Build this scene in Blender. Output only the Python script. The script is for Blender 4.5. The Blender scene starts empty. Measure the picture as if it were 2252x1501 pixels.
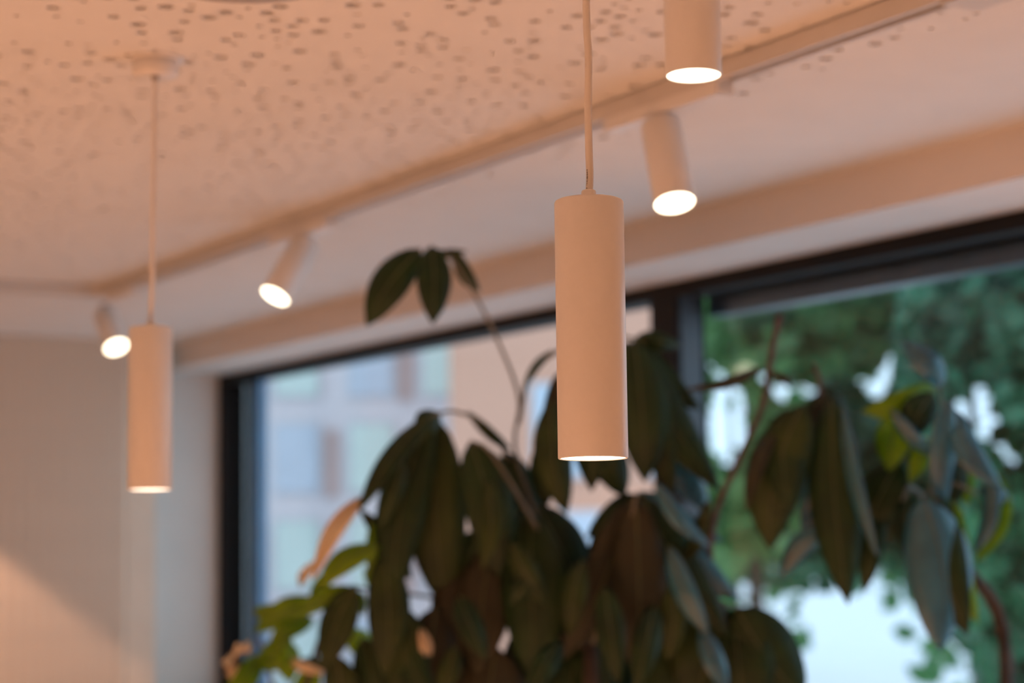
import bpy, bmesh, math, random
from mathutils import Vector, Matrix, geometry
from math import sin, cos, pi, radians

S = bpy.context.scene
COL = S.collection

# ------------------------------------------------------------------ camera
FPX = 4350.0                      # focal length in pixels of the 2252 px wide frame
CAM_Z = 1.75
YAW, PITCH, ROLL = radians(29.3), math.atan(414.5 / 4350.0), 0.013
_fw = Vector((sin(YAW), cos(YAW), 0)); _rt = Vector((cos(YAW), -sin(YAW), 0)); _z = Vector((0, 0, 1))
CF = cos(PITCH) * _fw + sin(PITCH) * _z
_u0 = -sin(PITCH) * _fw + cos(PITCH) * _z
CR = cos(ROLL) * _rt - sin(ROLL) * _u0
CU = sin(ROLL) * _rt + cos(ROLL) * _u0
CO = Vector((0, 0, CAM_Z))

def P(px, py, d):
    """world point seen at pixel px,py of the photograph, d metres away along the view axis"""
    return CO + d * (CF + (px - 1126) / FPX * CR + (750.5 - py) / FPX * CU)

def proj(v):
    q = v - CO
    d = q.dot(CF)
    if d < 0.05: return None
    return 1126 + FPX * q.dot(CR) / d, 750.5 - FPX * q.dot(CU) / d

cam_data = bpy.data.cameras.new('camera')
cam = bpy.data.objects.new('camera', cam_data)
COL.objects.link(cam)
m = Matrix((CR, CU, -CF)).transposed().to_4x4()
m.translation = CO
cam.matrix_world = m
cam_data.sensor_width = 36
cam_data.lens = 36 * FPX / 2252
cam_data.clip_start = 0.05
cam_data.clip_end = 500
cam_data.dof.use_dof = True
cam_data.dof.focus_distance = 1.684
cam_data.dof.aperture_fstop = 4.15
cam_data.dof.aperture_blades = 0
S.camera = cam

# ------------------------------------------------------------------ view, world, sun
S.view_settings.view_transform = 'Standard'
S.view_settings.look = 'None'
S.view_settings.gamma = 1
S.view_settings.use_curve_mapping = False
S.view_settings.exposure = 0.0
S.cycles.use_denoising = True
S.cycles.sample_clamp_indirect = 6

SKY = 1.5
world = bpy.data.worlds.new('world'); S.world = world
world.use_nodes = True
nt = world.node_tree; nt.nodes.clear()
out = nt.nodes.new('ShaderNodeOutputWorld'); bg = nt.nodes.new('ShaderNodeBackground')
tc = nt.nodes.new('ShaderNodeTexCoord'); nz = nt.nodes.new('ShaderNodeTexNoise'); rp = nt.nodes.new('ShaderNodeValToRGB')
nz.inputs['Scale'].default_value = 3; nz.inputs['Detail'].default_value = 4
rp.color_ramp.elements[0].position = .3; rp.color_ramp.elements[0].color = (.62, .86, 1.12, 1)
rp.color_ramp.elements[1].position = .7; rp.color_ramp.elements[1].color = (.86, 1.02, 1.12, 1)
nt.links.new(tc.outputs['Generated'], nz.inputs['Vector']); nt.links.new(nz.outputs['Fac'], rp.inputs['Fac'])
nt.links.new(rp.outputs['Color'], bg.inputs['Color']); bg.inputs['Strength'].default_value = SKY
nt.links.new(bg.outputs[0], out.inputs[0])

LAMP_POWER = 103.0                 # watts of every ceiling lamp in the room
LAMP_COLOR = (1.0, 0.56, 0.365)

# ------------------------------------------------------------------ materials
def mat(name, col, rough=.6, noise=0.0, scale=20, metal=0, spec=.5, bump=0.0, col2=None, trans=0, stretch=None, coat=0):
    mt = bpy.data.materials.new(name); mt.use_nodes = True
    n = mt.node_tree; b = n.nodes['Principled BSDF']
    b.inputs['Base Color'].default_value = (*col, 1)
    b.inputs['Roughness'].default_value = rough
    b.inputs['Metallic'].default_value = metal
    b.inputs['Specular IOR Level'].default_value = spec
    b.inputs['Coat Weight'].default_value = coat
    t = n.nodes.new('ShaderNodeTexCoord'); x = n.nodes.new('ShaderNodeTexNoise')
    x.inputs['Scale'].default_value = scale; x.inputs['Detail'].default_value = 4
    src = t.outputs['Object']
    if stretch:
        mp = n.nodes.new('ShaderNodeMapping'); mp.inputs['Scale'].default_value = stretch
        n.links.new(src, mp.inputs['Vector']); src = mp.outputs[0]
    n.links.new(src, x.inputs['Vector'])
    r = n.nodes.new('ShaderNodeValToRGB')
    c2 = col2 or tuple(c * (1 - noise) for c in col)
    r.color_ramp.elements[0].position = .35; r.color_ramp.elements[0].color = (*c2, 1)
    r.color_ramp.elements[1].position = .65; r.color_ramp.elements[1].color = (*col, 1)
    n.links.new(x.outputs['Fac'], r.inputs['Fac']); n.links.new(r.outputs['Color'], b.inputs['Base Color'])
    if bump:
        bp = n.nodes.new('ShaderNodeBump'); bp.inputs['Strength'].default_value = bump; bp.inputs['Distance'].default_value = .001
        n.links.new(x.outputs['Fac'], bp.inputs['Height']); n.links.new(bp.outputs[0], b.inputs['Normal'])
    if trans:
        tr = n.nodes.new('ShaderNodeBsdfTranslucent'); mx = n.nodes.new('ShaderNodeMixShader'); mx.inputs[0].default_value = trans
        n.links.new(r.outputs['Color'], tr.inputs['Color'])
        o = n.nodes['Material Output']
        n.links.new(b.outputs[0], mx.inputs[1]); n.links.new(tr.outputs[0], mx.inputs[2]); n.links.new(mx.outputs[0], o.inputs[0])
    return mt

def emit(name, col, strength):
    mt = bpy.data.materials.new(name); mt.use_nodes = True
    n = mt.node_tree; n.nodes.clear()
    o = n.nodes.new('ShaderNodeOutputMaterial'); e = n.nodes.new('ShaderNodeEmission')
    e.inputs[0].default_value = (*col, 1); e.inputs[1].default_value = strength
    n.links.new(e.outputs[0], o.inputs[0]); return mt

def glass(name, tint):
    mt = bpy.data.materials.new(name); mt.use_nodes = True
    n = mt.node_tree; n.nodes.clear()
    o = n.nodes.new('ShaderNodeOutputMaterial'); t = n.nodes.new('ShaderNodeBsdfTransparent'); g = n.nodes.new('ShaderNodeBsdfGlossy')
    f = n.nodes.new('ShaderNodeLayerWeight'); x = n.nodes.new('ShaderNodeMixShader'); pw = n.nodes.new('ShaderNodeMath'); ml = n.nodes.new('ShaderNodeMath')
    pw.operation = 'POWER'; pw.inputs[1].default_value = 5; ml.operation = 'MULTIPLY_ADD'; ml.inputs[1].default_value = .9; ml.inputs[2].default_value = .03
    n.links.new(f.outputs['Facing'], pw.inputs[0]); n.links.new(pw.outputs[0], ml.inputs[0])
    t.inputs[0].default_value = (*tint, 1); g.inputs['Roughness'].default_value = 0.02; f.inputs['Blend'].default_value = .5
    n.links.new(ml.outputs[0], x.inputs[0]); n.links.new(t.outputs[0], x.inputs[1]); n.links.new(g.outputs[0], x.inputs[2])
    n.links.new(x.outputs[0], o.inputs[0]); return mt

M = {}
M['plaster'] = mat('white_ceiling_paint', (.80, .79, .77), .85, .03, 8, bump=.05)
M['wall'] = mat('white_wall_paint', (.78, .73, .69), .8, .04, 5, bump=.05)
M['fleece'] = mat('dark_acoustic_fleece', (.045, .042, .04), .95, .2, 60)
M['floor'] = mat('oak_floor', (.66, .54, .42), .45, .0, 6, col2=(.56, .44, .33), stretch=(8, 1, 1))
M['slat'] = mat('cream_slat_paint', (.75, .64, .52), .6, .05, 10)
M['groove'] = mat('slat_backing', (.60, .52, .43), .9, .1, 10)
M['powder'] = mat('white_powder_coat', (.80, .78, .76), .34, .015, 150, bump=.12)
M['cord'] = mat('white_pvc_cord', (.76, .73, .70), .38, .03, 60)
M['ink'] = mat('black_print_ink', (.03, .02, .02), .6)
M['track'] = mat('white_track_metal', (.66, .63, .60), .35, .02, 40)
M['slot'] = mat('dark_track_slot', (.10, .09, .085), .6, .1, 40)
M['joint'] = mat('grey_joint_metal', (.42, .39, .36), .4, .1, 40, metal=.4)
M['frame'] = mat('black_window_frame', (.008, .0075, .0075), .6, .1, 40, spec=.25)
M['bluemetal'] = mat('anthracite_blue_metal', (.05, .075, .11), .3, .15, 12, metal=.3)
M['bluerail'] = mat('blue_coated_rail', (.05, .20, .38), .35, .15, 12, metal=.1)
M['jamb'] = mat('blue_grey_jamb_lining', (.07, .095, .12), .45, .1, 12)
M['glass'] = glass('window_glass', (.93, .97, .98))
M['emit'] = emit('lamp_light', (1.0, .84, .60), 7.0)
M['emit_soft'] = emit('lamp_light_recessed', (1.0, .76, .58), 3.6)
M['opal'] = emit('opal_glass_light', (1.0, .60, .40), 4.0)  # glow of the added fill globes
M['speaker'] = mat('grey_speaker_grille', (.46, .42, .39), .7, .2, 200)
M['leaf'] = mat('dark_green_leaf', (.015, .044, .009), .5, .0, 14, col2=(.008, .025, .006), trans=.12, spec=.35)
M['leaf_olive'] = mat('olive_leaf', (.036, .062, .012), .5, .0, 14, col2=(.016, .034, .009), trans=.18, spec=.35)
M['leaf_brown'] = mat('brownish_leaf', (.036, .032, .014), .5, .0, 14, spec=.35, col2=(.016, .020, .009), trans=.12)
M['leaf_young'] = mat('fresh_green_leaf', (.30, .46, .012), .38, .0, 14, col2=(.15, .32, .010), trans=.5)
M['leaf_blue'] = mat('glossy_blue_green_leaf', (.035, .18, .26), .3, .0, 14, col2=(.02, .115, .17), trans=.15, coat=.7)  # blue sheen of the window light painted into the leaf colour
M['leaf_gold'] = mat('pale_golden_leaf', (.95, .80, .56), .3, .0, 14, col2=(.85, .64, .40), trans=.35, coat=.4)  # warm lamp reflection on glossy leaves painted as a gold colour
M['midrib'] = mat('pale_leaf_midrib', (.085, .09, .03), .45, .1, 30)
M['petiole'] = mat('grey_green_petiole', (.15, .14, .10), .5, .15, 30)
M['twig'] = mat('reddish_brown_twig', (.09, .045, .03), .6, .2, 40)
M['bark'] = mat('brown_bark', (.08, .055, .04), .9, .4, 20, bump=.5)
M['pot'] = mat('grey_clay_pot', (.30, .28, .26), .8, .1, 12)
M['soil'] = mat('potting_soil', (.035, .025, .018), 1, .4, 80)
M['tree_a'] = mat('dark_conifer_green', (.065, .25, .11), .4, .0, .7, col2=(.035, .12, .085), trans=.3)
M['tree_b'] = mat('moss_green_foliage', (.22, .37, .12), .4, .0, .7, col2=(.08, .22, .08), trans=.35)
M['tree_c'] = mat('bright_green_foliage', (.24, .55, .18), .4, .0, .7, col2=(.11, .34, .15), trans=.4)
M['pavement'] = mat('pale_pavement', (.80, .82, .86), .9, .06, .8)
M['facade'] = mat('pale_blue_render', (.74, .70, .74), .85, .05, .6)
M['facade_beige'] = mat('pinkish_beige_render', (.72, .37, .26), .85, .06, .5)
M['win_green'] = mat('pale_green_window', (.66, .80, .76), .3, .08, .9)
M['win_blue'] = mat('sky_blue_window', (.58, .66, .78), .25, .1, .9)
M['rust'] = mat('terracotta_panel', (.56, .40, .38), .8, .15, 2)
M['plain_gray'] = mat('balcony_grey', (.60, .60, .64), .7, .05, 2)

# ------------------------------------------------------------------ helpers
def obj(name, bm, mt, parent=None, smooth=False, loc=None):
    me = bpy.data.meshes.new(name); bm.normal_update(); bm.to_mesh(me); bm.free()
    if mt: me.materials.append(mt)
    if smooth:
        for p in me.polygons: p.use_smooth = True
    o = bpy.data.objects.new(name, me); COL.objects.link(o)
    if parent: o.parent = parent
    if loc: o.location = loc
    return o

def box(bm, a, b, mi=0):
    a, b = [min(p, q) for p, q in zip(a, b)], [max(p, q) for p, q in zip(a, b)]
    vs = [bm.verts.new((x, y, z)) for x in (a[0], b[0]) for y in (a[1], b[1]) for z in (a[2], b[2])]
    for f in ((0, 1, 3, 2), (4, 6, 7, 5), (0, 4, 5, 1), (2, 3, 7, 6), (0, 2, 6, 4), (1, 5, 7, 3)):
        fc = bm.faces.new([vs[i] for i in f]); fc.material_index = mi
    return vs

def boxes(*bs):
    bm = bmesh.new()
    for a, b in bs: box(bm, a, b)
    return bm

def lathe(profile, n=48, mats=None, axis_m=None):
    """profile: list of (r,z); closed caps where r==0"""
    bm = bmesh.new(); rings = []
    for r, z in profile:
        if r <= 1e-6: rings.append([bm.verts.new((0, 0, z))])
        else: rings.append([bm.verts.new((r * cos(2 * pi * i / n), r * sin(2 * pi * i / n), z)) for i in range(n)])
    for k in range(len(rings) - 1):
        A, B = rings[k], rings[k + 1]
        for i in range(n):
            j = (i + 1) % n
            if len(A) == 1 and len(B) == 1: continue
            if len(A) == 1: bm.faces.new((A[0], B[j], B[i]))
            elif len(B) == 1: bm.faces.new((A[i], A[j], B[0]))
            else: bm.faces.new((A[i], A[j], B[j], B[i]))
    bmesh.ops.recalc_face_normals(bm, faces=bm.faces)
    if axis_m: bm.transform(axis_m)
    return bm

def tube(bm, pts, radii, n=10):
    pts = [Vector(p) for p in pts]
    if not hasattr(radii, '__len__'): radii = [radii] * len(pts)
    rings = []; up = Vector((.31, .17, .93))
    for i, p in enumerate(pts):
        t = (pts[min(i + 1, len(pts) - 1)] - pts[max(i - 1, 0)]).normalized()
        a = t.cross(up)
        if a.length < .05: a = t.cross(Vector((1, 0, 0)))
        a.normalize(); b = t.cross(a)
        rings.append([bm.verts.new(p + radii[i] * (cos(2 * pi * k / n) * a + sin(2 * pi * k / n) * b)) for k in range(n)])
    for A, B in zip(rings, rings[1:]):
        for k in range(n): bm.faces.new((A[k], A[(k + 1) % n], B[(k + 1) % n], B[k]))
    bm.faces.new(rings[0][::-1]); bm.faces.new(rings[-1])
    return bm

def spline(pts, n=8):
    """catmull-rom through pts"""
    pts = [Vector(p) for p in pts]; q = [2 * pts[0] - pts[1]] + pts + [2 * pts[-1] - pts[-2]]; r = []
    for i in range(1, len(q) - 2):
        for k in range(n):
            t = k / n
            r.append(.5 * ((2 * q[i]) + (q[i + 1] - q[i - 1]) * t + (2 * q[i - 1] - 5 * q[i] + 4 * q[i + 1] - q[i + 2]) * t * t
                     + (3 * q[i] - q[i - 1] - 3 * q[i + 1] + q[i + 2]) * t ** 3))
    r.append(pts[-1]); return r

def thing(name, label, cat, loc=(0, 0, 0), group=None):
    o = bpy.data.objects.new(name, None); COL.objects.link(o); o.location = loc; o.empty_display_size = .05
    o['label'] = label; o['category'] = cat
    if group: o['group'] = group
    return o

def struct(name, bm, mt, label=None, cat=None, parent=None):
    o = obj(name, bm, mt, parent)
    if parent is None:
        o['kind'] = 'structure'
        if label: o['label'] = label
        if cat: o['category'] = cat
    return o

# ------------------------------------------------------------------ the room
H = 2.395                 # ceiling
WX = 2.28                 # room face of the window wall
HB = 2.31                 # underside of the header
FX = 2.52                 # room side of the window frames
X0, Y0, Y1 = -3.2, -2.6, 6.90
YR = 6.63                 # far end of the window opening
YN = 1.3                  # near end

struct('floor', boxes(((X0, Y0, -.1), (2.7, Y1, 0))), M['floor'], 'light oak floor of the room, below the frame', 'floor')

# perforated acoustic boards: one board with real round holes, repeated
rnd = random.Random(5)
T = 1.2
holes = []
sizes = [.0105] * 95 + [.0085] * 235 + [.0052] * 320
for r in sizes:
    for tries in range(300):
        x, y = rnd.uniform(r + .003, T - r - .003), rnd.uniform(r + .003, T - r - .003)
        if all((x - a) ** 2 + (y - b) ** 2 > (r + c + .0105) ** 2 for a, b, c in holes):
            holes.append((x, y, r)); break
co = [Vector((0, 0)), Vector((T, 0)), Vector((T, T)), Vector((0, T))]
faces_in = [[0, 1, 2, 3]]
hole_idx = []
for x, y, r in holes:
    n = 14 if r > .009 else (12 if r > .006 else 8)
    s = len(co); co += [Vector((x + r * cos(2 * pi * k / n), y + r * sin(2 * pi * k / n))) for k in range(n)]
    faces_in.append(list(range(s, s + n))); hole_idx.append((s, n))
edges = []
for f in faces_in: edges += [(f[i], f[(i + 1) % len(f)]) for i in range(len(f))]
ov, oe, of, orv, ore, orf = geometry.delaunay_2d_cdt(co, [], faces_in, 0, 1e-6)
bm = bmesh.new()
vs = [bm.verts.new((v.x, v.y, 0)) for v in ov]
o2n = {}
for i, l in enumerate(orv):
    for k in l: o2n[k] = i
for f, src in zip(of, orf):
    if len(src) == 1 and src[0] == 0:
        bm.faces.new([vs[i] for i in reversed(f)])
TH = .0125
for s, n in hole_idx:
    ring = [vs[o2n[s + k]] for k in range(n)]
    top = [bm.verts.new((v.co.x, v.co.y, TH)) for v in ring]
    for k in range(n): bm.faces.new((ring[k], ring[(k + 1) % n], top[(k + 1) % n], top[k]))
board_me = bpy.data.meshes.new('perforated_board'); bm.to_mesh(board_me); bm.free(); board_me.materials.append(M['plaster'])

PX1 = 1.745               # right edge of the perforated field
PY0, NX, NY = -1.4, 3, 6
PX0, PY1 = PX1 - NX * T, PY0 + NY * T
ceil = struct('ceiling', boxes(((X0, Y0, H), (PX0, Y1, H + .05)), ((PX1, Y0, H), (2.75, Y1, H + .05)),
                               ((PX0, Y0, H), (PX1, PY0, H + .05)), ((PX0, PY1, H), (PX1, Y1, H + .05))), M['plaster'],
              'white ceiling with scattered round acoustic perforations', 'ceiling')
for i in range(NX):
    for j in range(NY):
        b = bpy.data.objects.new('perforated_board', board_me); COL.objects.link(b); b.parent = ceil
        b.location = (PX0 + i * T, PY0 + j * T, H)
        if (i * 2 + j) % 2:      # turned by half a turn so that the scatter does not line up
            b.rotation_euler = (0, 0, pi); b.location = (PX0 + (i + 1) * T, PY0 + (j + 1) * T, H)
obj('backing_fleece', boxes(((PX0, PY0, H + .0127), (PX1, PY1, H + .03))), M['fleece'], ceil)

# window wall: header, sill wall, end pier, near pier
struct('wall_right', boxes(((WX, Y0, HB), (2.66, Y1, H)), ((WX, Y0, 0), (2.66, Y1, 1.15)), ((WX, YR, 1.15), (2.66, Y1, HB)),
                           ((WX, Y0, 1.15), (2.66, YN, HB))), M['wall'], 'white window wall with deep plain header above the windows', 'wall')
struct('wall_left', boxes(((X0 - .1, Y0, 0), (X0, Y1, H))), M['wall'], 'plain white wall opposite the windows, outside the frame', 'wall')
struct('wall_front', boxes(((X0, Y0 - .1, 0), (2.66, Y0, H))), M['wall'], 'plain white wall behind the camera', 'wall')
wb = struct('wall_back', boxes(((X0, Y1, 0), (2.66, Y1 + .1, H))), M['wall'], 'far wall clad in narrow cream vertical slats', 'wall')
RY = 6.33
obj('slat_backing', boxes(((X0, RY + .0115, 0), (2.085, RY + .06, H))), M['groove'], wb)
obj('corner_stud', boxes(((2.085, RY + .004, 0), (2.187, RY + .27, H))), M['slat'], wb)
bm = bmesh.new()
box(bm, (-.0178, 0, 0), (.0178, .012, H))
bmesh.ops.bevel(bm, geom=[e for e in bm.edges if abs(e.verts[0].co.z - e.verts[1].co.z) > 1 and e.verts[0].co.y < .01], offset=.005, segments=2, affect='EDGES')
slat_me = bpy.data.meshes.new('slat'); bm.to_mesh(slat_me); bm.free(); slat_me.materials.append(M['slat'])
for k in range(40):
    o = bpy.data.objects.new('slat', slat_me); COL.objects.link(o); o.parent = wb; o.location = (2.064 - .0415 * k, RY, 0)

# ---- windows (black frames in the deep recess)
YM0, YM1 = 3.78, 3.78     # where the two windows meet
def window(name, ya, yb, label, double):
    w = .052
    root = struct(name, boxes(((FX, ya, HB - .034), (2.60, yb, HB)), ((FX, ya, 1.15), (2.60, yb, 1.23)),
                              ((FX, ya, 1.23), (2.60, ya + w, HB - .034)), ((FX, yb - w, 1.23), (2.60, yb, HB - .034))), M['frame'], label, 'window')
    if double:
        obj('glass_pane', boxes(((2.588, ya + w, 1.23), (2.596, yb - w, HB - .034))), M['glass'], root)
        obj('jamb_lining', boxes(((FX + .012, yb - w - .004, 1.23), (2.587, yb - w + .001, HB - .034))), M['jamb'], root)  # thin strip whose colour paints bluish daylight onto the black jamb
        obj('blind_cassette', boxes(((2.605, ya, HB - .078), (2.66, yb - .06, HB + .03))), M['bluemetal'], root)
    else:
        obj('glass_pane', boxes(((2.568, ya + w, 1.23), (2.576, yb - w, HB - .034))), M['glass'], root)
        obj('guide_rail', boxes(((2.605, yb - w - .115, 1.2), (2.64, yb - w - .006, HB + .02))), M['bluerail'], root)  # blue daylight on this strip is put into its colour
    return root
window('window_1', YM1, YR, 'left black framed window with a pale building behind it', False)
window('window_2', YN, YM0, 'right black framed window with green trees behind it', True)

# ------------------------------------------------------------------ lamps
def lamp_light(parent_obj, loc, direction, power, size=100, blend=.6):
    l = bpy.data.lights.new('lamp_light', 'SPOT'); l.energy = power; l.color = LAMP_COLOR
    l.spot_size = radians(size); l.spot_blend = blend; l.shadow_soft_size = .022
    o = bpy.data.objects.new('lamp_light', l); COL.objects.link(o)
    o.parent = parent_obj; o.location = loc
    o.rotation_euler = Vector(direction).to_track_quat('-Z', 'Y').to_euler()
    return o

def shade_profile(L, R=.030, lip=.0016):
    """hollow can: outside, rounded top shoulder, open bottom with a rim"""
    return [(0, L), (R - .0022, L), (R - .0008, L - .0007), (R, L - .0022), (R, .0006), (R - .0005, 0), (R - lip, 0), (R - lip, .022), (R - .004, .024), (0, .024)]

LEAN = {}
def lean_m(base, deg, rollv=0):
    h = (CO - Vector(base)); h.z = 0; h.normalize()
    return Matrix.Rotation(radians(-deg), 4, Vector((-h.y, h.x, 0)))

def pendant(px_loc, label, L=.2235, cord_pts=None, printed=False, tilt=(0, 0), glow=M['emit'], group='white cylinder pendants', power=LAMP_POWER, canopy=True):
    """px_loc: world position of the centre of the lamp's lower rim"""
    base = Vector(px_loc)
    r = thing('pendant_lamp', label, 'lamp', base, group)
    rot = Matrix.Rotation(tilt[0], 4, 'X') @ Matrix.Rotation(tilt[1], 4, 'Y')
    obj('shade', lathe(shade_profile(L), 96, axis_m=rot), M['powder'], r, True)
    obj('light_disc', lathe([(0, .0008), (.0278, .0008), (.0283, .003), (0, .003)], 64, axis_m=rot), glow, r)
    obj('cord_grip', lathe([(0, L + .0092), (.0052, L + .0092), (.0060, L + .0086), (.0064, L + .0074), (.0066, L + .0022), (.0088, L + .0014), (.0088, L - .0005), (0, L - .0005)], 32, axis_m=rot), M['powder'], r, True)
    top = rot @ Vector((0, 0, L + .002))
    endz = H - base.z
    if cord_pts is None:
        cord_pts = [top, Vector((top.x * .7, top.y * .7, L + (endz - L) * .4)), Vector((0, 0, endz - .02))]
    else:
        cord_pts = [top] + [Vector(c) - base for c in cord_pts]
    sp = spline(cord_pts, 10)
    obj('cord', tube(bmesh.new(), sp, .0033, 16), M['cord'], r, True)
    if printed:
        bm = bmesh.new(); toCam = (CO - base); toCam.z = 0; toCam.normalize()
        side = Vector((-toCam.y, toCam.x, 0))
        rr = random.Random(2)
        z = L + .0085
        ang0 = radians(-44)
        dirv = (cos(ang0) * toCam + sin(ang0) * side)
        tv = (-sin(ang0) * toCam + cos(ang0) * side)
        def ctr(z):
            for a, b in zip(sp, sp[1:]):
                if a.z <= z <= b.z: return a.lerp(b, (z - a.z) / (b.z - a.z + 1e-9))
            return sp[0]
        zs = [L + .0102] + [L + .0130 + .00125 * k for k in range(11)]
        for k, z in enumerate(zs):
            c = ctr(z) + dirv * .00345
            hgt = rr.choice((.0004, .0007, .0009)); wd = .0004 if k % 2 else .00055
            vv = [bm.verts.new(c + tv * sx * wd + Vector((0, 0, sz)) + dirv * dd) for dd in (-.0003, .00006) for sx, sz in ((-1, 0), (1, 0), (1, hgt), (-1, hgt))]
            for f in ((0, 1, 2, 3), (7, 6, 5, 4), (0, 4, 5, 1), (1, 5, 6, 2), (2, 6, 7, 3), (3, 7, 4, 0)): bm.faces.new([vv[i] for i in f])
        pr = obj('cord_print', bm, M['ink'], r); pr['label'] = 'tiny black lettering printed along the cord'
    if canopy:
        e = cord_pts[-1]
        off = Matrix.Translation((e.x, e.y, 0))
        obj('ceiling_canopy', lathe([(0, endz - .0245), (.0285, endz - .0245), (.031, endz - .022), (.031, endz - .001), (0, endz - .001)], 48, axis_m=off), M['powder'], r, True)
        obj('canopy_flange', lathe([(0, endz - .0035), (.037, endz - .0035), (.039, endz - .002), (.039, endz - .0002), (0, endz - .0002)], 48, axis_m=off), M['powder'], r, True)
        obj('strain_relief', lathe([(0, endz - .031), (.0045, endz - .031), (.006, endz - .024), (0, endz - .024)], 24, axis_m=off), M['joint'], r, True)
    d = rot @ Vector((0, 0, -1))
    lamp_light(r, (rot @ Vector((0, 0, -.004))), d, power, 110, .7)
    return r

D0 = 1.684
mb = P(1304.5, 1008, D0)
tocam = (CO - mb); tocam.z = 0; tocam.normalize(); ax = Vector((-tocam.y, tocam.x, 0))
# the lamp leans very slightly: about 2 degrees towards the viewer at its foot
lean = Matrix.Rotation(radians(-2.1), 4, ax)
e = lean.to_euler('XYZ')
cordpx = [(1297.3, 392), (1296, 350), (1294.6, 300), (1293.4, 240), (1294, 190), (1294, 120), (1291, 70), (1289.5, 10), (1290, -60)]
cpts = []
top = mb + (lean @ Vector((0, 0, .2255)))
dt = (top - CO).dot(CF)
for a, b in cordpx:
    cpts.append(P(a, b, dt))
last = cpts[-1].copy(); last.z = H - .02; cpts.append(last)
def lean_pendant():
    r = pendant(mb, 'sharply focused white cylinder pendant on a thick cord with tiny black lettering', cord_pts=cpts, printed=True, tilt=(e.x, e.y))
    return r
lean_pendant()

lb = P(330, 1077, 2.70); lb.z = 1.811
le = lean_m(lb, 2.2).to_euler('XYZ')
pendant(lb, tilt=(le.x, le.y), label='blurred white cylinder pendant hanging in front of the slatted wall at the far left', glow=M['emit_soft'],
        cord_pts=[P(335, 600, 2.70), P(338.5, 400, 2.69), P(340.5, 240, 2.69), P(341, 176, 2.69)])

# short cylinder fixed to the ceiling, its lower end fully lit
def ceiling_cylinder(loc, label, L, group=None, power=LAMP_POWER, size=110, blend=.7, glow=M['emit'], rotm=None):
    r = thing('ceiling_lamp', label, 'lamp', loc, group)
    rotm = rotm or Matrix.Identity(4)
    obj('shade', lathe(shade_profile(L), 80, axis_m=rotm), M['powder'], r, True)
    obj('light_disc', lathe([(0, .0008), (.0278, .0008), (.0283, .003), (0, .003)], 64, axis_m=rotm), glow, r)
    obj('mounting_plate', lathe([(0, H - loc[2] - .006), (.024, H - loc[2] - .006), (.024, H - loc[2] - .0003), (0, H - loc[2] - .0003)], 32), M['powder'], r, True)
    lamp_light(r, (0, 0, -.004), (0, 0, -1), power, size, blend)
    return r
ub = P(1525.5, 167, 2.10)
ux = (CO - ub); ux.z = 0; ux.normalize(); uax = Vector((-ux.y, ux.x, 0))
ceiling_cylinder(ub, 'white ceiling cylinder with glowing lower end, cut by the top edge of the picture', H - ub.z - .008, power=LAMP_POWER * .6, rotm=lean_m(ub, 2.2))

# unseen pendants of the same kind, added to light the room
OFF = [(.88, .244), (.88, -.93), (-.65, 3.77), (-.65, 2.594), (-.65, 1.419), (-.65, .244), (-.65, -.93), (-2.2, 3.77), (-2.2, 1.419), (-2.2, -.93), (.45, 4.6)]
for k, (x, y) in enumerate(OFF):
    names = ['white cylinder pendant right beside the camera, outside the frame', 'white cylinder pendant behind the camera on the window side']
    pendant((x, y, 1.81), power=LAMP_POWER * (.35 if y > 3.5 else (.45 if x > 0 else 1.15)), label=names[k] if k < 2 else 'white cylinder pendant of the rows left of the camera, outside the frame',
            group='pendants outside the frame' if k >= 2 else 'white cylinder pendants')

# ------------------------------------------------------------------ track and spotlights
TX0, TX1 = 1.570, 1.604      # track width
TZ = H - .028
TY0, TYC = 1.66, 4.98        # near end, corner
track = thing('lighting_track', 'white ceiling lighting track running along the windows and turning at the far corner', 'track', (1.587, 3.3, H))
def rel(bm, o):
    bm.transform(Matrix.Translation(-Vector(o.location))); return bm
LIP = .0075
def sweep(path, prof):
    """path: xy points, prof: (offset to the right of travel, z)"""
    bm = bmesh.new(); rings = []
    for i, p in enumerate(path):
        p = Vector(p); a = Vector(path[max(i - 1, 0)]); b = Vector(path[min(i + 1, len(path) - 1)])
        t = (b - a).normalized()
        # keep width constant at bends
        nrm = Vector((t.y, -t.x)); k = 1
        if 0 < i < len(path) - 1:
            t1 = (p - a).normalized(); k = 1 / max(.5, nrm.dot(Vector((t1.y, -t1.x))))
        rings.append([bm.verts.new((p.x + nrm.x * o * k, p.y + nrm.y * o * k, z)) for o, z in prof])
    n = len(prof)
    for A, B in zip(rings, rings[1:]):
        for k in range(n): bm.faces.new((A[k], A[(k + 1) % n], B[(k + 1) % n], B[k]))
    bm.faces.new(rings[0]); bm.faces.new(rings[-1][::-1])
    bmesh.ops.recalc_face_normals(bm, faces=bm.faces)
    return bm
Rc = .05; cxm = (TX0 + TX1) / 2
path = [(cxm, TY0), (cxm, TYC - Rc)] + [(cxm - Rc + Rc * cos(a), TYC - Rc + Rc * sin(a)) for a in [radians(d) for d in range(10, 90, 10)]] + [(cxm - Rc, TYC), (-2.4, TYC)]
hw = (TX1 - TX0) / 2
prof = [(-hw + .004, H), (-hw + .004, H - .004), (-hw, H - .004), (-hw, TZ), (-hw + LIP, TZ), (-hw + LIP, TZ + .018), (hw - LIP, TZ + .018), (hw - LIP, TZ), (hw, TZ), (hw, H)]
obj('rail', rel(sweep(path, prof), track), M['track'], track)
obj('conductor_slot', rel(sweep(path, [(-hw + LIP, TZ + .0175), (-hw + LIP, TZ + .010), (hw - LIP, TZ + .010), (hw - LIP, TZ + .0175)]), track), M['slot'], track)
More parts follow.
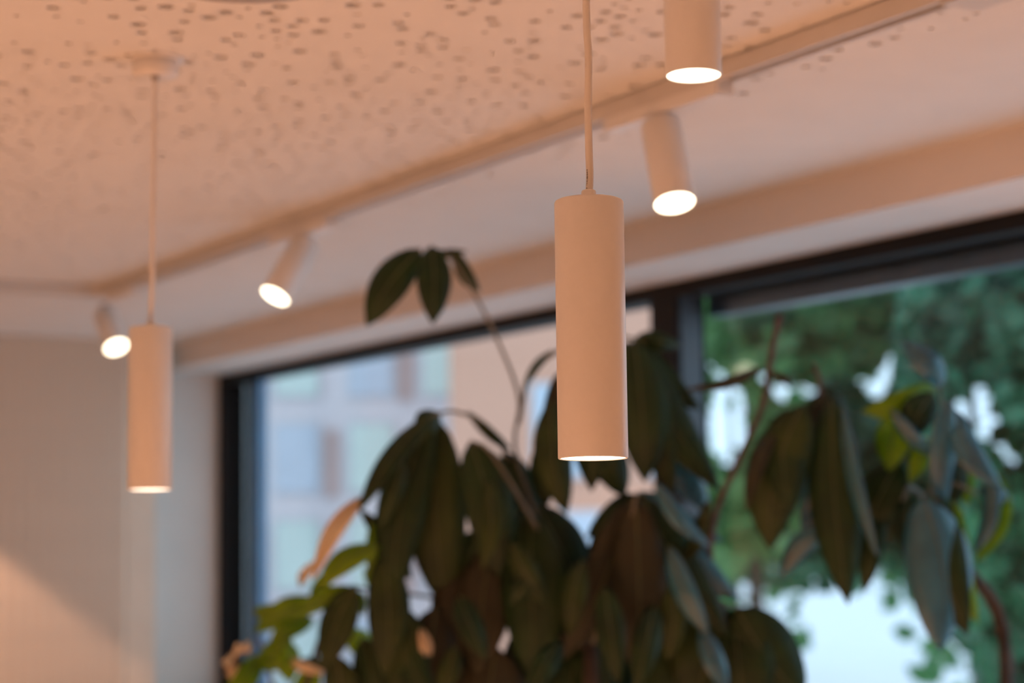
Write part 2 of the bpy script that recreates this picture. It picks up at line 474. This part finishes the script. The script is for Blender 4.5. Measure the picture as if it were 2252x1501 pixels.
# feed box at the near end
bm = boxes(((TX0 + .002, TY0 - .06, TZ - .003), (TX1 + .034, TY0 + .10, H)))
bmesh.ops.bevel(bm, geom=bm.edges[:], offset=.003, segments=2, affect='EDGES')
obj('feed_box', rel(bm, track), M['track'], track)

def spot(att, ya, yb, disc_px, disc_d, L, img_axis, cosv, label):
    """track spotlight: adapter box in the rail, joint, tilted can"""
    r = thing('track_spotlight', label, 'lamp', (cxm, att, TZ), 'white spotlights on the track')
    o0 = Vector(r.location)
    bm = boxes(((cxm - .0155, ya, TZ - .018), (cxm + .0155, yb, TZ + .009)))
    bmesh.ops.bevel(bm, geom=bm.edges[:], offset=.002, segments=2, affect='EDGES')
    obj('adapter', rel(bm, r), M['powder'], r)
    best = None
    for k in range(-80, 81):
        c = P(*disc_px, disc_d + k * .01)
        v_ = (c - CO).normalized(); sn = math.sqrt(1 - cosv * cosv)
        i_ = (CR * img_axis[0] - CU * img_axis[1]); i_ = (i_ - i_.dot(v_) * v_).normalized()
        bk = c - (i_ * sn - v_ * cosv) * (L + .001)
        if best is None or abs(bk.x - cxm) < best[0]: best = (abs(bk.x - cxm), c)
    c = best[1]
    view = (c - CO).normalized()
    sn = math.sqrt(1 - cosv * cosv)
    iv = (CR * img_axis[0] - CU * img_axis[1]); iv = (iv - iv.dot(view) * view).normalized()
    a = (iv * sn - view * cosv).normalized()          # direction of the beam
    rotm = (-a).to_track_quat('Z', 'Y').to_matrix().to_4x4()
    mm = Matrix.Translation(c - o0) @ rotm
    obj('shade', lathe(shade_profile(L), 72, axis_m=mm), M['powder'], r, True)
    obj('light_disc', lathe([(0, .0008), (.0278, .0008), (.0283, .003), (0, .003)], 64, axis_m=mm), M['emit'], r)
    back = c - a * (L + .001)
    piv = Vector((cxm, back.y, TZ - .018))
    bm = bmesh.new()
    tube(bm, [piv - o0 + Vector((0, 0, .004)), piv - o0 - Vector((0, 0, .016))], .011, 20)
    mid = piv - Vector((0, 0, .012))
    tube(bm, [mid - o0, back - o0 + a * .012], .006, 16)
    obj('joint', bm, M['joint'], r, True)
    lamp_light(r, c - o0 + a * .004, a, LAMP_POWER * .8, 60, .6)
    return r
spot(2.34, 2.212, 2.51, (1484, 447), 2.90, .135, (.17, .985), .50, 'white track spotlight nearest the focused pendant, pointing down before the header')
spot(3.66, 3.55, 3.835, (605, 651), 3.93, .140, (-.50, .86), .42, 'white track spotlight tilted to the left, between the far pendant and the top leaves')
spot(4.87, 4.74, 4.93, (256, 763), 4.92, .118, (.34, .94), .60, 'farthest white track spotlight, glowing just behind the far left pendant')

# wall-washing downlight close to the slatted wall, out of the frame to the left
dl = thing('recessed_downlight', 'round recessed downlight near the slatted wall, outside the frame', 'lamp', (1.10, 5.84, H))
obj('trim_ring', lathe([(.036, -.004), (.045, -.004), (.047, 0), (.036, 0), (.036, -.004)], 40), M['powder'], dl, True)
obj('light_disc', lathe([(0, -.002), (.036, -.002), (.036, -.001), (0, -.001)], 40), M['emit'], dl)
lamp_light(dl, (0, 0, -.02), (0, 0, -1), LAMP_POWER * .5, 98, .12)

# round ceiling speaker peeking in at the top edge
sc = P(533, -60, 2.188); sc.z = H
spk = thing('ceiling_speaker', 'round grey ceiling disc just visible at the top edge left of centre', 'speaker', sc)
obj('housing', lathe([(0, -.034), (.100, -.034), (.108, -.032), (.112, -.026), (.114, -.0005), (0, -.0005)], 72), M['powder'], spk, True)
obj('grille', lathe([(0, -.0365), (.098, -.0360), (.100, -.0335), (0, -.0335)], 72), M['speaker'], spk, True)

# ------------------------------------------------------------------ plants
LR = random.Random(11)
def leaflet(root, b, t, w, mt, bow=0.0, turn=0.0, fold=.18, out=0.0, nm='leaf', name_mid=True, pointy=1.0, twist=0.0):
    """b, t: world base and tip; w: width in metres; bow: sideways bend; out: bend towards the viewer (metres)"""
    b, t = Vector(b), Vector(t)
    axv = (t - b); L = axv.length; axn = axv.normalized()
    vd = ((b + t) / 2 - CO).normalized()
    side = axn.cross(vd).normalized()           # lies in the picture plane
    nrm = side.cross(axn).normalized()
    if nrm.dot(vd) > 0: nrm = -nrm              # towards the viewer
    N = 12
    bm = bmesh.new(); rows = []
    thick = .0007
    for i in range(N + 1):
        s = i / N
        c = b + axv * s + side * bow * sin(pi * s) + nrm * out * sin(pi * s)
        hwid = w / 2 * (sin(pi * min(1, s ** .85)) ** .72 if 0 < s < 1 else 0)
        if s > .86: hwid *= (1 - ((s - .86) / .14) ** 2 * .55 * pointy)
        hwid = max(hwid, .0012)
        a = turn + twist * (s - .5)
        sv = cos(a) * side + sin(a) * nrm; nv = -sin(a) * side + cos(a) * nrm
        wob = .012 * w * sin(9 * s + LR.random() * 2)
        row = []
        for k, q in enumerate((-1, -.5, 0, .5, 1)):
            row.append(c + sv * (hwid * q) - nv * (fold * hwid * abs(q) ** 1.4) + nv * wob * abs(q))
        rows.append((row, nv))
    top = [[bm.verts.new(p + nv * thick) for p in row] for row, nv in rows]
    bot = [[bm.verts.new(p - nv * thick) for p in row] for row, nv in rows]
    for i in range(N):
        for k in range(4):
            bm.faces.new((top[i][k], top[i][k + 1], top[i + 1][k + 1], top[i + 1][k]))
            bm.faces.new((bot[i][k + 1], bot[i][k], bot[i + 1][k], bot[i + 1][k + 1]))
        bm.faces.new((top[i][0], top[i + 1][0], bot[i + 1][0], bot[i][0]))
        bm.faces.new((top[i + 1][4], top[i][4], bot[i][4], bot[i + 1][4]))
    bm.faces.new([*top[0][::-1], *bot[0]]); bm.faces.new([*top[N], *bot[N][::-1]])
    bmesh.ops.recalc_face_normals(bm, faces=bm.faces)
    bm.transform(Matrix.Translation(-Vector(root.location)))
    o = obj(nm, bm, mt, root, True)
    if name_mid:
        bm = bmesh.new()
        pts = [r[0][2] + r[1] * .0006 for r in rows]
        tube(bm, [p - Vector(root.location) for p in pts], [.0016 - .0011 * i / N for i in range(N + 1)], 5)
        obj('midrib', bm, M['midrib'], o, True)
    return o

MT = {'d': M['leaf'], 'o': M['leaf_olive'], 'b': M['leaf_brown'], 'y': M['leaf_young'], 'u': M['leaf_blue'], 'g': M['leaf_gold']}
def leaves(root, rows, D):
    for row in rows:
        bx, by, tx, ty, w, mk, dd = row[:7]
        kw = row[7] if len(row) > 7 else {}
        d1 = D + dd; d2 = D + dd + kw.get('dt', LR.uniform(-.05, .05))
        b, t = P(bx, by, d1), P(tx, ty, d2)
        px = (d1 + d2) / 2 / FPX
        leaflet(root, b, t, w * px, MT[mk], bow=kw.get('bow', LR.uniform(-12, 12)) * px, turn=kw.get('turn', LR.uniform(-.35, .35)),
                out=kw.get('out', LR.uniform(.01, .03)), fold=kw.get('fold', LR.uniform(.1, .3)), twist=kw.get('twist', LR.uniform(-.4, .4)))

def stem(root, pts, r0, r1, mt, D=None, nm='stem'):
    q = spline([P(*p) if len(p) == 3 and p[0] > 10 else Vector(p) for p in pts], 6)
    n = len(q)
    tb = tube(bmesh.new(), [v - Vector(root.location) for v in q], [r0 + (r1 - r0) * i / (n - 1) for i in range(n)], 8)
    return obj(nm, tb, mt, root, True)

def pot(root, r, h):
    obj('pot', lathe([(0, 0), (r * .78, 0), (r * .8, .01), (r, h - .02), (r * 1.03, h - .015), (r * 1.03, h), (r * .95, h), (r * .93, h - .05), (0, h - .05)], 48), M['pot'], root, True)
    obj('soil', lathe([(0, h - .035), (r * .5, h - .03), (r * .925, h - .04), (r * .92, h - .05), (0, h - .05)], 32), M['soil'], root, True)

# --- the big umbrella plant in the middle
A = P(1280, 1165, 3.45); A.z = 0
pa = thing('umbrella_plant', 'tall potted umbrella plant with dark drooping leaves behind the focused pendant', 'plant', A)
pot(pa, .21, .36)
DA = 3.45
trunk_top = P(1300, 1420, 3.45)
stem(pa, [(A.x, A.y, .32), (A.x + .02, A.y + .02, .9), tuple(trunk_top)], .022, .014, M['bark'], nm='trunk')
def pp(x, y, d=0): return tuple(P(x, y, DA + d))
for pts in ([pp(1300, 1430), pp(1215, 1220, .02), pp(1135, 1000, .05), pp(1142, 880, .05), pp(1100, 760, 0), pp(1040, 640, -.05), pp(985, 556, -.08)],
            [pp(1140, 930, .05), pp(1165, 830, .03), pp(1230, 770, 0), pp(1330, 735, 0), pp(1395, 745, 0)],
            [pp(1120, 1010, .05), pp(1070, 935, 0), pp(1000, 905, -.04), pp(955, 912, -.06)],
            [pp(1215, 1220, .02), pp(1140, 1090, -.05), pp(1075, 990, -.06), pp(1035, 970, -.08)],
            [pp(1300, 1430), pp(1340, 1280, -.05), pp(1385, 1150, -.08), pp(1400, 1085, -.1)],
            [pp(1340, 1280, -.05), pp(1480, 1290, 0), pp(1620, 1335, 0)],
            [pp(1300, 1430), pp(1100, 1330, .2), pp(930, 1220, .15), pp(840, 1195, 0)],
            [pp(1100, 1330, .2), pp(930, 1310, .15), pp(780, 1290, -.02)]):
    stem(pa, pts, .0042, .0026, M['petiole'], nm='petiole')
# whorl at the top
leaves(pa, [
    (925, 546, 806, 716, 84, 'd', -.10, dict(bow=-12, turn=.1, fold=.1, dt=.02)),
    (950, 540, 952, 712, 78, 'd', -.12, dict(bow=4, turn=-.1, fold=.08, dt=-.02)),
    (1000, 548, 1054, 640, 40, 'o', -.06, dict(bow=-10, turn=.5, dt=.05)),
    (985, 555, 935, 548, 22, 'o', -.05), (975, 556, 1025, 552, 22, 'o', -.04),
], DA)
leaves(pa, [
    # hub 955,912
    (948, 912, 788, 1125, 52, 'd', -.04, dict(bow=-14, turn=.3)),
    (940, 918, 862, 1330, 112, 'd', 0, dict(bow=-20, turn=.15)),
    (958, 915, 985, 1350, 135, 'o', .02, dict(bow=-14, turn=.1)),
    (965, 905, 925, 990, 60, 'o', .03),
    (1028, 905, 1122, 988, 30, 'd', .0, dict(bow=-6, turn=.6)),
    # hub 1035,975
    (1035, 968, 1098, 1270, 112, 'd', -.05, dict(bow=12, turn=0)),
    (1040, 975, 1130, 1110, 46, 'd', .0),
    (1110, 990, 1165, 1210, 90, 'd', .06),
    (1140, 1000, 1105, 1110, 40, 'o', .08),
    # leaves right behind the pendant
    (1215, 770, 1150, 860, 0.1 + 20, 'd', .02),
    (1235, 815, 1185, 1000, 70, 'b', 0, dict(bow=14)),
    (1212, 880, 1247, 1130, 84, 'o', -.02, dict(bow=-12)),
    (1300, 790, 1300, 1080, 110, 'd', .03),
    (1290, 940, 1374, 1092, 84, 'o', .0),
    (1330, 760, 1350, 1010, 100, 'd', .04),
    (1200, 960, 1200, 1120, 60, 'd', .07),
    # right of the pendant, hub 1395,748
    (1395, 748, 1418, 1060, 118, 'd', -.04, dict(bow=6)),
    (1402, 745, 1482, 1085, 100, 'o', 0, dict(bow=-16)),
    (1408, 742, 1585, 1080, 96, 'd', .02, dict(bow=-24)),
    (1400, 742, 1540, 900, 72, 'd', .05, dict(bow=-22)),
    (1395, 745, 1495, 760, 44, 'd', .03),
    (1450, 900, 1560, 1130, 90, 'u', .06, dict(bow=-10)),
    (1385, 750, 1330, 900, 70, 'd', .04),
], DA)
leaves(pa, [
    # hub 1400,1085
    (1398, 1090, 1405, 1500, 122, 'b', -.08, dict(bow=4, turn=.1)),
    (1385, 1100, 1240, 1450, 100, 'b', -.06, dict(bow=14)),
    (1410, 1088, 1600, 1400, 96, 'd', -.04, dict(bow=-14)),
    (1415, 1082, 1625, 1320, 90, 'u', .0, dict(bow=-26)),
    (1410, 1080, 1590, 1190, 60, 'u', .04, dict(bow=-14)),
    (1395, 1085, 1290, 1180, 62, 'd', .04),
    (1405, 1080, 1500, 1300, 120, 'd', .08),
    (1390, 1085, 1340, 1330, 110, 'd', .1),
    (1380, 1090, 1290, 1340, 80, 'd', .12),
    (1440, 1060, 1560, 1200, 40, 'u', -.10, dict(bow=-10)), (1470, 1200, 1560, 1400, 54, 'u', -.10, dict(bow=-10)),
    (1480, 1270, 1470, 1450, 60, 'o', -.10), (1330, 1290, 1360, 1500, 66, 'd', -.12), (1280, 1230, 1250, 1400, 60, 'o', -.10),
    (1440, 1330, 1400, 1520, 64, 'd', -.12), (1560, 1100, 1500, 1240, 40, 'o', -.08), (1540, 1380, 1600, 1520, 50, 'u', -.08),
    (1180, 1240, 1120, 1330, 40, 'd', -.08), (1120, 1190, 1200, 1330, 56, 'o', -.10), (1010, 1310, 1070, 1450, 60, 'd', -.08),
    (1230, 1410, 1160, 1540, 60, 'd', -.1), (1000, 1420, 960, 1540, 50, 'o', -.08), (890, 1010, 835, 1160, 44, 'd', -.06), (1075, 1060, 1060, 1250, 56, 'o', -.08),
    # hub 1620,1335
    (1618, 1335, 1770, 1540, 150, 'd', -.02, dict(bow=-10)),
    (1610, 1338, 1640, 1600, 150, 'd', .0),
    (1600, 1336, 1520, 1560, 150, 'o', .02),
    (1590, 1330, 1450, 1560, 130, 'd', .06),
    # lower middle
    (1165, 1120, 1175, 1500, 150, 'd', .0),
    (1150, 1110, 1035, 1340, 110, 'd', .03),
    (1180, 1110, 1285, 1330, 120, 'd', .05),
    (1080, 1200, 1050, 1480, 130, 'b', .02),
    (1020, 1200, 1000, 1490, 130, 'b', .05),
    (1250, 1200, 1290, 1560, 140, 'd', .08),
    (1180, 1350, 1160, 1620, 160, 'd', .1),
    (1090, 1420, 1040, 1650, 170, 'b', .0),
    (960, 1330, 930, 1600, 120, 'b', .03),
    (1330, 1390, 1330, 1650, 170, 'd', .03),
    (1270, 1400, 1240, 1650, 90, 'd', .03),
    (1480, 1390, 1500, 1680, 190, 'o', .04),
    # hub 840,1195
    (840, 1195, 790, 1120, 34, 'd', .02),
    (842, 1190, 905, 1270, 60, 'd', .05),
    (845, 1210, 850, 1490, 96, 'o', -.03, dict(bow=8)),
    (835, 1200, 700, 1292, 56, 'y', -.04, dict(bow=-18, turn=.3)),
    (830, 1130, 812, 1265, 40, 'y', .0),
    (795, 1092, 688, 1272, 46, 'g', -.02, dict(bow=-16, turn=.5)),
    (780, 1285, 712, 1470, 84, 'o', -.04, dict(bow=-8)),
    (775, 1290, 640, 1360, 44, 'y', -.02),
    (880, 1330, 900, 1560, 110, 'o', .0),
    (770, 1300, 800, 1350, 40, 'y', .03),
    (800, 1400, 830, 1600, 100, 'd', .02),
    (925, 1380, 935, 1460, 30, 'g', -.02),
    (880, 1385, 960, 1560, 70, 'd', .0),
    (740, 1440, 745, 1600, 90, 'o', .0),
], DA)

# inner leaves of the same plant, darker and tangled, behind the outer ones
KEEP = [(1230, 1165, 34), (1365, 1185, 40), (1130, 1375, 46), (1225, 1428, 28), (790, 1330, 40), (862, 1165, 40), (990, 1050, 30), (1090, 1015, 28), (950, 1370, 24), (655, 1400, 50), (1590, 1150, 30), (1655, 1320, 50), (1672, 1240, 50)]
IN = random.Random(21)
k = 0
while k < 62:
    x, y = IN.uniform(850, 1680), IN.uniform(1000, 1500)
    if y < 1120 + abs(x - 1250) * .45 - 60: continue
    an = IN.uniform(-.75, .75); ln = IN.uniform(130, 240); w = IN.uniform(48, 92)
    tx, ty = x + ln * sin(an), y + ln * cos(an)
    if any(math.hypot(x + (tx - x) * q - a, y + (ty - y) * q - b) < r + w * .42 for a, b, r in KEEP for q in (0, .25, .5, .75, 1)): continue
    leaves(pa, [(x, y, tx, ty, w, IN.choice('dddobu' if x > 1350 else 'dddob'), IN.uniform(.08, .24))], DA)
    k += 1

# --- the right-hand plant close to the glass
B0 = P(2150, 1165, 2.93); B0.z = 0
pb = thing('umbrella_plant', 'potted plant with long hanging blue-green leaves in front of the right window', 'plant', B0)
pot(pb, .17, .34)
DB = 3.35
def qq(x, y, d=0): return tuple(P(x, y, DB + d))
stem(pb, [(B0.x, B0.y, .3), (B0.x - .01, B0.y + .02, .9), qq(2215, 1460, .05), qq(2110, 1220, .08)], .02, .010, M['bark'], nm='trunk')
for pts, a, b_, mk in (([qq(2110, 1220, .08), qq(1975, 1130, .1), qq(1860, 1090, .08), qq(1800, 980, .05), qq(1806, 860, .02), qq(1790, 800, .02)], .005, .004, 'twig'),
                  ([qq(2110, 1220, .08), qq(2060, 1130, .05), qq(2075, 950, .02), qq(2066, 850, 0)], .005, .0035, 'petiole'),
                  ([qq(2030, 1090, .05), qq(2090, 1062, -.02), qq(2150, 1085, -.02)], .003, .0025, 'petiole'),
                  ([qq(2215, 1560, .08), qq(1950, 1640, .1), qq(1740, 1560, .1), qq(1600, 1380, .1), qq(1562, 1230, .08), qq(1580, 1110, .06), qq(1640, 980, .03), qq(1680, 880, .02), qq(1700, 760, .02), qq(1716, 690, .02)],   .0065, .0055, 'twig'),
                  ([qq(2030, 1090, .05), qq(2000, 1070, 0), qq(1985, 1100, -.02)], .003, .0025, 'petiole')):
    stem(pb, pts, a, b_, M[mk], nm='twig')
leaves(pb, [
    (1678, 806, 1508, 856, 30, 'b', .0, dict(bow=10, turn=.6)),
    (1690, 815, 1740, 850, 18, 'b', .0),
    # hub 1803,860
    (1765, 888, 1692, 1208, 132, 'o', -.03, dict(bow=-24, turn=.1, fold=.2)),
    (1725, 900, 1735, 1120, 100, 'd', -.01, dict(bow=-8)),
    (1712, 930, 1642, 1120, 42, 'b', .0, dict(bow=-14, turn=.4)),
    (1828, 875, 1865, 1328, 118, 'd', -.02, dict(bow=-10, turn=.1)),
    (1808, 870, 1880, 1100, 120, 'b', .02, dict(bow=-8)),
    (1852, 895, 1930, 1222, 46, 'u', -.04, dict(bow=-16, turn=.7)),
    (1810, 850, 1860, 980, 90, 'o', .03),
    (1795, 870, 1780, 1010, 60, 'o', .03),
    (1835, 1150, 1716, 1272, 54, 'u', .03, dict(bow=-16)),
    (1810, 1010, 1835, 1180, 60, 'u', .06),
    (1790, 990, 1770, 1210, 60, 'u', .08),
    (1930, 1100, 1900, 1300, 60, 'd', .07),
    # hub 2066,850
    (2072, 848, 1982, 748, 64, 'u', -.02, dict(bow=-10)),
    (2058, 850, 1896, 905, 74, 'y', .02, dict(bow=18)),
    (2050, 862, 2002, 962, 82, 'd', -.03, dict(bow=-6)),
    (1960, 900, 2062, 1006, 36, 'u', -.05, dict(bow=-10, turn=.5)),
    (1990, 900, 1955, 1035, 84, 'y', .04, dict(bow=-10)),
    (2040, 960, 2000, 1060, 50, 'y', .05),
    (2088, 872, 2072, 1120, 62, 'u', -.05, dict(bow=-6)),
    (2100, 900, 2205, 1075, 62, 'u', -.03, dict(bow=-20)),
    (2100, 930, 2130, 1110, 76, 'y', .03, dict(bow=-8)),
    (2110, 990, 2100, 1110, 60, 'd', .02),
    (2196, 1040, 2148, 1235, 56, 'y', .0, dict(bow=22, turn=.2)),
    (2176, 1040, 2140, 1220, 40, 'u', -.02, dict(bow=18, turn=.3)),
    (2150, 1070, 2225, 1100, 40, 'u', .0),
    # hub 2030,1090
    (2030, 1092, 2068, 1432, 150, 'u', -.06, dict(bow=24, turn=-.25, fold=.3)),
    (2068, 1092, 2128, 1396, 104, 'd', -.04, dict(bow=-22, turn=.1)),
    (2100, 1100, 2150, 1370, 74, 'y', -.01, dict(bow=-26, turn=.2)),
    (2000, 1085, 1990, 1230, 46, 'd', .03),
    (1980, 1010, 1900, 1180, 110, 'd', .05),
    (1960, 1060, 1960, 1200, 90, 'd', .06),
], DB)

# --- small-leaved shrub at the lower left of the plants
C0 = P(640, 1165, 3.9); C0.z = 0
pc = thing('ficus_plant', 'bright green small-leaved potted plant at the bottom before the left window', 'plant', C0)
pot(pc, .16, .30)
DC = 3.9
stem(pc, [(C0.x, C0.y, .27), (C0.x, C0.y, .9), tuple(P(650, 1640, DC)), tuple(P(690, 1450, DC)), tuple(P(740, 1300, DC))], .012, .004, M['bark'], nm='trunk')
stem(pc, [tuple(P(650, 1640, DC)), tuple(P(600, 1500, DC)), tuple(P(570, 1400, DC))], .005, .003, M['petiole'], nm='twig')
leaves(pc, [
    (700, 1318, 560, 1392, 60, 'y', .0, dict(bow=-10)),
    (690, 1360, 590, 1420, 50, 'y', .02),
    (640, 1395, 560, 1470, 66, 'y', .0),
    (600, 1400, 640, 1500, 66, 'y', .03),
    (570, 1440, 500, 1520, 54, 'y', .0),
    (700, 1440, 640, 1540, 60, 'y', .02),
    (660, 1450, 760, 1490, 26, 'o', -.02),
    (640, 1450, 720, 1480, 24, 'g', -.04),
    (550, 1410, 528, 1432, 20, 'g', -.03), (530, 1428, 512, 1450, 18, 'g', -.03), (512, 1436, 494, 1452, 16, 'g', -.03), (524, 1458, 506, 1482, 18, 'g', -.03),  # tiny gold leaflets stand in for blurred warm glints
    (700, 1230, 660, 1290, 24, 'g', .0),
    (760, 1390, 820, 1440, 60, 'y', .03),
    (730, 1250, 690, 1340, 40, 'y', .03),
    (800, 1250, 850, 1300, 46, 'y', .04),
    (610, 1330, 560, 1350, 30, 'y', .0),
    (520, 1490, 470, 1540, 40, 'o', .0),
], DC)

# ------------------------------------------------------------------ outside
GZ = -1.2
g = struct('ground_1', boxes(((2.9, -40, GZ - .2), (120, 150, GZ))), M['pavement'], 'pale sunlit pavement outside', 'ground')

# facade: pale blue building seen through the left window
def facade(name, label, centre_px, dist, w, zb, zt, mt, cols, rows_, pitch, wmat, depth=8, rust=False, seed=1, shift=0):
    c = P(centre_px, 1165, dist)
    root = thing(name, label, 'building', (c.x, c.y, GZ))
    d = Vector((c.x, c.y, 0)).normalized()
    root.rotation_euler = (0, 0, math.atan2(d.y, d.x) - pi / 2)       # local -Y faces the room
    obj('wall', boxes(((-w / 2, 0, 0), (w / 2, depth, zt - GZ))), mt, root)
    obj('roof_edge', boxes(((-w / 2 - .2, -.2, zt - GZ), (w / 2 + .2, depth + .2, zt - GZ + .25))), M['plain_gray'], root)
    rr = random.Random(seed)
    for i in range(cols):
        for j in range(rows_):
            x = (i - (cols - 1) / 2) * pitch + shift; z = zb - GZ + j * 1.75
            wd = pitch * .56
            fr = obj('window', boxes(((x - wd / 2 - .06, -.05, z - .06), (x + wd / 2 + .06, .02, z + 1.26))), M['plain_gray'], root)
            obj('pane', boxes(((x - wd / 2, -.08, z), (x + wd / 2, -.04, z + 1.2))), M[wmat if rr.random() < .6 else 'win_blue'], fr)
            if rust and (i + j) % 2 == 0:
                obj('shutter', boxes(((x + wd / 2 + .12, -.12, z - .1), (x + wd / 2 + .34, -.02, z + 1.1))), M['rust'], root)
    return root
facade('apartment_building', 'pale blue building with greenish windows and terracotta shutters behind the left window', 760, 36, 9.0, -1.0, 9, M['facade'], 6, 4, 1.35, 'win_green', rust=True, shift=-.2)
facade('apartment_building', 'pinkish beige building behind the middle of the big plant', 1225, 27, 2.9, -1.0, 8, M['facade_beige'], 2, 3, 1.5, 'win_blue', seed=3, shift=.9)

# trees outside the right window
GAPS = [(1600, 930, 62, 112), (1577, 800, 44, 34), (1740, 862, 66, 42), (1690, 832, 36, 34), (1895, 768, 24, 34), (1960, 790, 30, 36),
        (1925, 845, 44, 40), (2150, 760, 24, 32), (2135, 890, 62, 66), (2190, 948, 62, 44), (2222, 1000, 40, 40), (2180, 568, 20, 20), (2196, 605, 18, 20),
        (1655, 1312, 42, 44), (1675, 1238, 52, 34), (1800, 1330, 100, 78), (1960, 1320, 80, 84), (1950, 1460, 190, 120), (1850, 1120, 30, 40),
        (1585, 1155, 20, 34), (2110, 1480, 40, 60), (2222, 712, 14, 24), (1738, 770, 14, 22), (2100, 570, 9, 9), (2060, 565, 8, 8), (1800, 560, 7, 7)]
_g = random.Random(77)
GAPS += [(_g.uniform(1560, 2240), _g.uniform(600, 900), *[_g.uniform(8, 14)] * 2) for _ in range(26)]
def leaf_mesh(bm, c, s, rr):
    a = Vector((rr.gauss(0, 1), rr.gauss(0, 1), rr.gauss(0, .6) - .3)).normalized()
    b = a.cross(Vector((rr.gauss(0, 1), rr.gauss(0, 1), rr.gauss(0, 1)))).normalized() * s * .38
    a = a * s
    n = a.cross(b).normalized() * s * .07
    v = [bm.verts.new(p) for p in (c - a * .5, c + b * .8 - a * .15 + n, c + b * .75 + a * .2 + n, c + a * .55, c - b * .75 + a * .2 + n, c - b * .8 - a * .15 + n)]
    bm.faces.new((v[0], v[1], v[2], v[3])); bm.faces.new((v[0], v[3], v[4], v[5]))

M['tree_pale'] = mat('pale_green_foliage', (.68, .80, .45), .5, .0, .7, col2=(.30, .52, .25), trans=.4)  # sunlight on leaves put into a paler leaf colour
def tree(px, dist, crown, n, s, mt, label, seed, trunk_r=.12):
    """crown: list of (px, py, rx_px, ry_px, depth radius m)"""
    c0 = P(px, 1165, dist); c0.z = GZ
    root = thing('tree', label, 'tree', c0, 'trees behind the right window')
    rr = random.Random(seed)
    bm = bmesh.new(); k = 0; tot = sum(c[2] * c[3] for c in crown)
    for (cx, cy, rx, ry, rd) in crown:
        m_ = int(n * rx * ry / tot)
        for _ in range(m_):
            a = rr.uniform(0, 2 * pi); q = math.sqrt(rr.random())
            x, y = cx + rx * q * cos(a), cy + ry * q * sin(a)
            dd = dist + rr.uniform(-rd, rd)
            p = P(x, y, dd)
            if x < 1500 + 60 * s: continue          # the beige building stands here
            gap = False
            for gx, gy, ga, gb in GAPS:
                if ((x - gx) / ga) ** 2 + ((y - gy) / gb) ** 2 < 1: gap = True; break
            if gap and rr.random() < (.94 if ga > 75 else .985): continue
            leaf_mesh(bm, p - c0, s * rr.uniform(.6, 1.3), rr)
    fo = obj('foliage', bm, mt, root); fo['kind'] = 'stuff'
    bm = bmesh.new()
    cz = P(px, 800, dist)
    tr = spline([Vector((0, 0, 0)), Vector((.1, .05, 1.0)), (cz - c0) * .6 + Vector((.05, 0, 0)), cz - c0 + Vector((0, 0, .4))], 6)
    tube(bm, tr, [trunk_r * (1 - .7 * i / (len(tr) - 1)) for i in range(len(tr))], 10)
    obj('trunk', bm, M['bark'], root, True)
    return root
tree(1640, 9.5, [(1700, 640, 330, 190, 1.0), (1600, 1000, 240, 260, .8)], 5200, .15, M['tree_b'], 'moss green tree in the upper left of the right window', 3, .06)
tree(2270, 8.5, [(2270, 760, 300, 330, .9), (2330, 1250, 230, 420, .8)], 6000, .14, M['tree_a'], 'dark green tree at the right edge of the picture', 4, .08)
tree(2130, 11, [(1960, 700, 330, 230, 1.2), (1880, 1130, 420, 170, .8)], 6500, .16, M['tree_a'], 'dark green tree in the middle of the right window', 5, .07)
tree(1640, 14, [(1900, 850, 480, 330, 1.5), (2200, 1250, 260, 330, 1.5), (1600, 1330, 180, 260, 1.0)], 9000, .19, M['tree_c'], 'brighter green tree farther behind in the right window', 6, .09)
tree(2420, 13, [(2420, 800, 300, 420, 1.5), (2420, 1350, 300, 300, 1.2)], 4000, .2, M['tree_b'], 'moss green tree beyond the right edge of the window', 7, .09)
tree(1600, 12, [(1620, 800, 120, 60, .6), (1760, 840, 120, 60, .6), (1900, 790, 110, 70, .6), (2140, 770, 60, 60, .5), (1800, 1200, 160, 90, .6)], 640, .14, M['tree_pale'], 'pale green young tree between the darker crowns', 8, .03)

# unseen glowing globes left of the camera, added to brighten header and ceiling
for gx, gy, lb_ in ((-1.1, .9, 'opal globe pendant nearest to the camera on its left, outside the frame'), (-1.1, 3.1, 'opal globe pendant farther along the room on the left, outside the frame')):
    gl = thing('globe_lamp', lb_, 'lamp', (gx, gy, 1.95), 'opal globe pendants outside the frame')
    obj('globe', lathe([(0, -.11)] + [(.11 * sin(a * pi / 16), -.11 * cos(a * pi / 16)) for a in range(1, 16)] + [(0, .11)], 32), M['opal'], gl, True)
    obj('cord', tube(bmesh.new(), [(0, 0, .105), (0, 0, H - 1.95 - .012)], .003, 8), M['cord'], gl)
    obj('ceiling_canopy', lathe([(0, H - 1.95 - .02), (.04, H - 1.95 - .02), (.04, H - 1.95 - .0005), (0, H - 1.95 - .0005)], 32), M['powder'], gl)
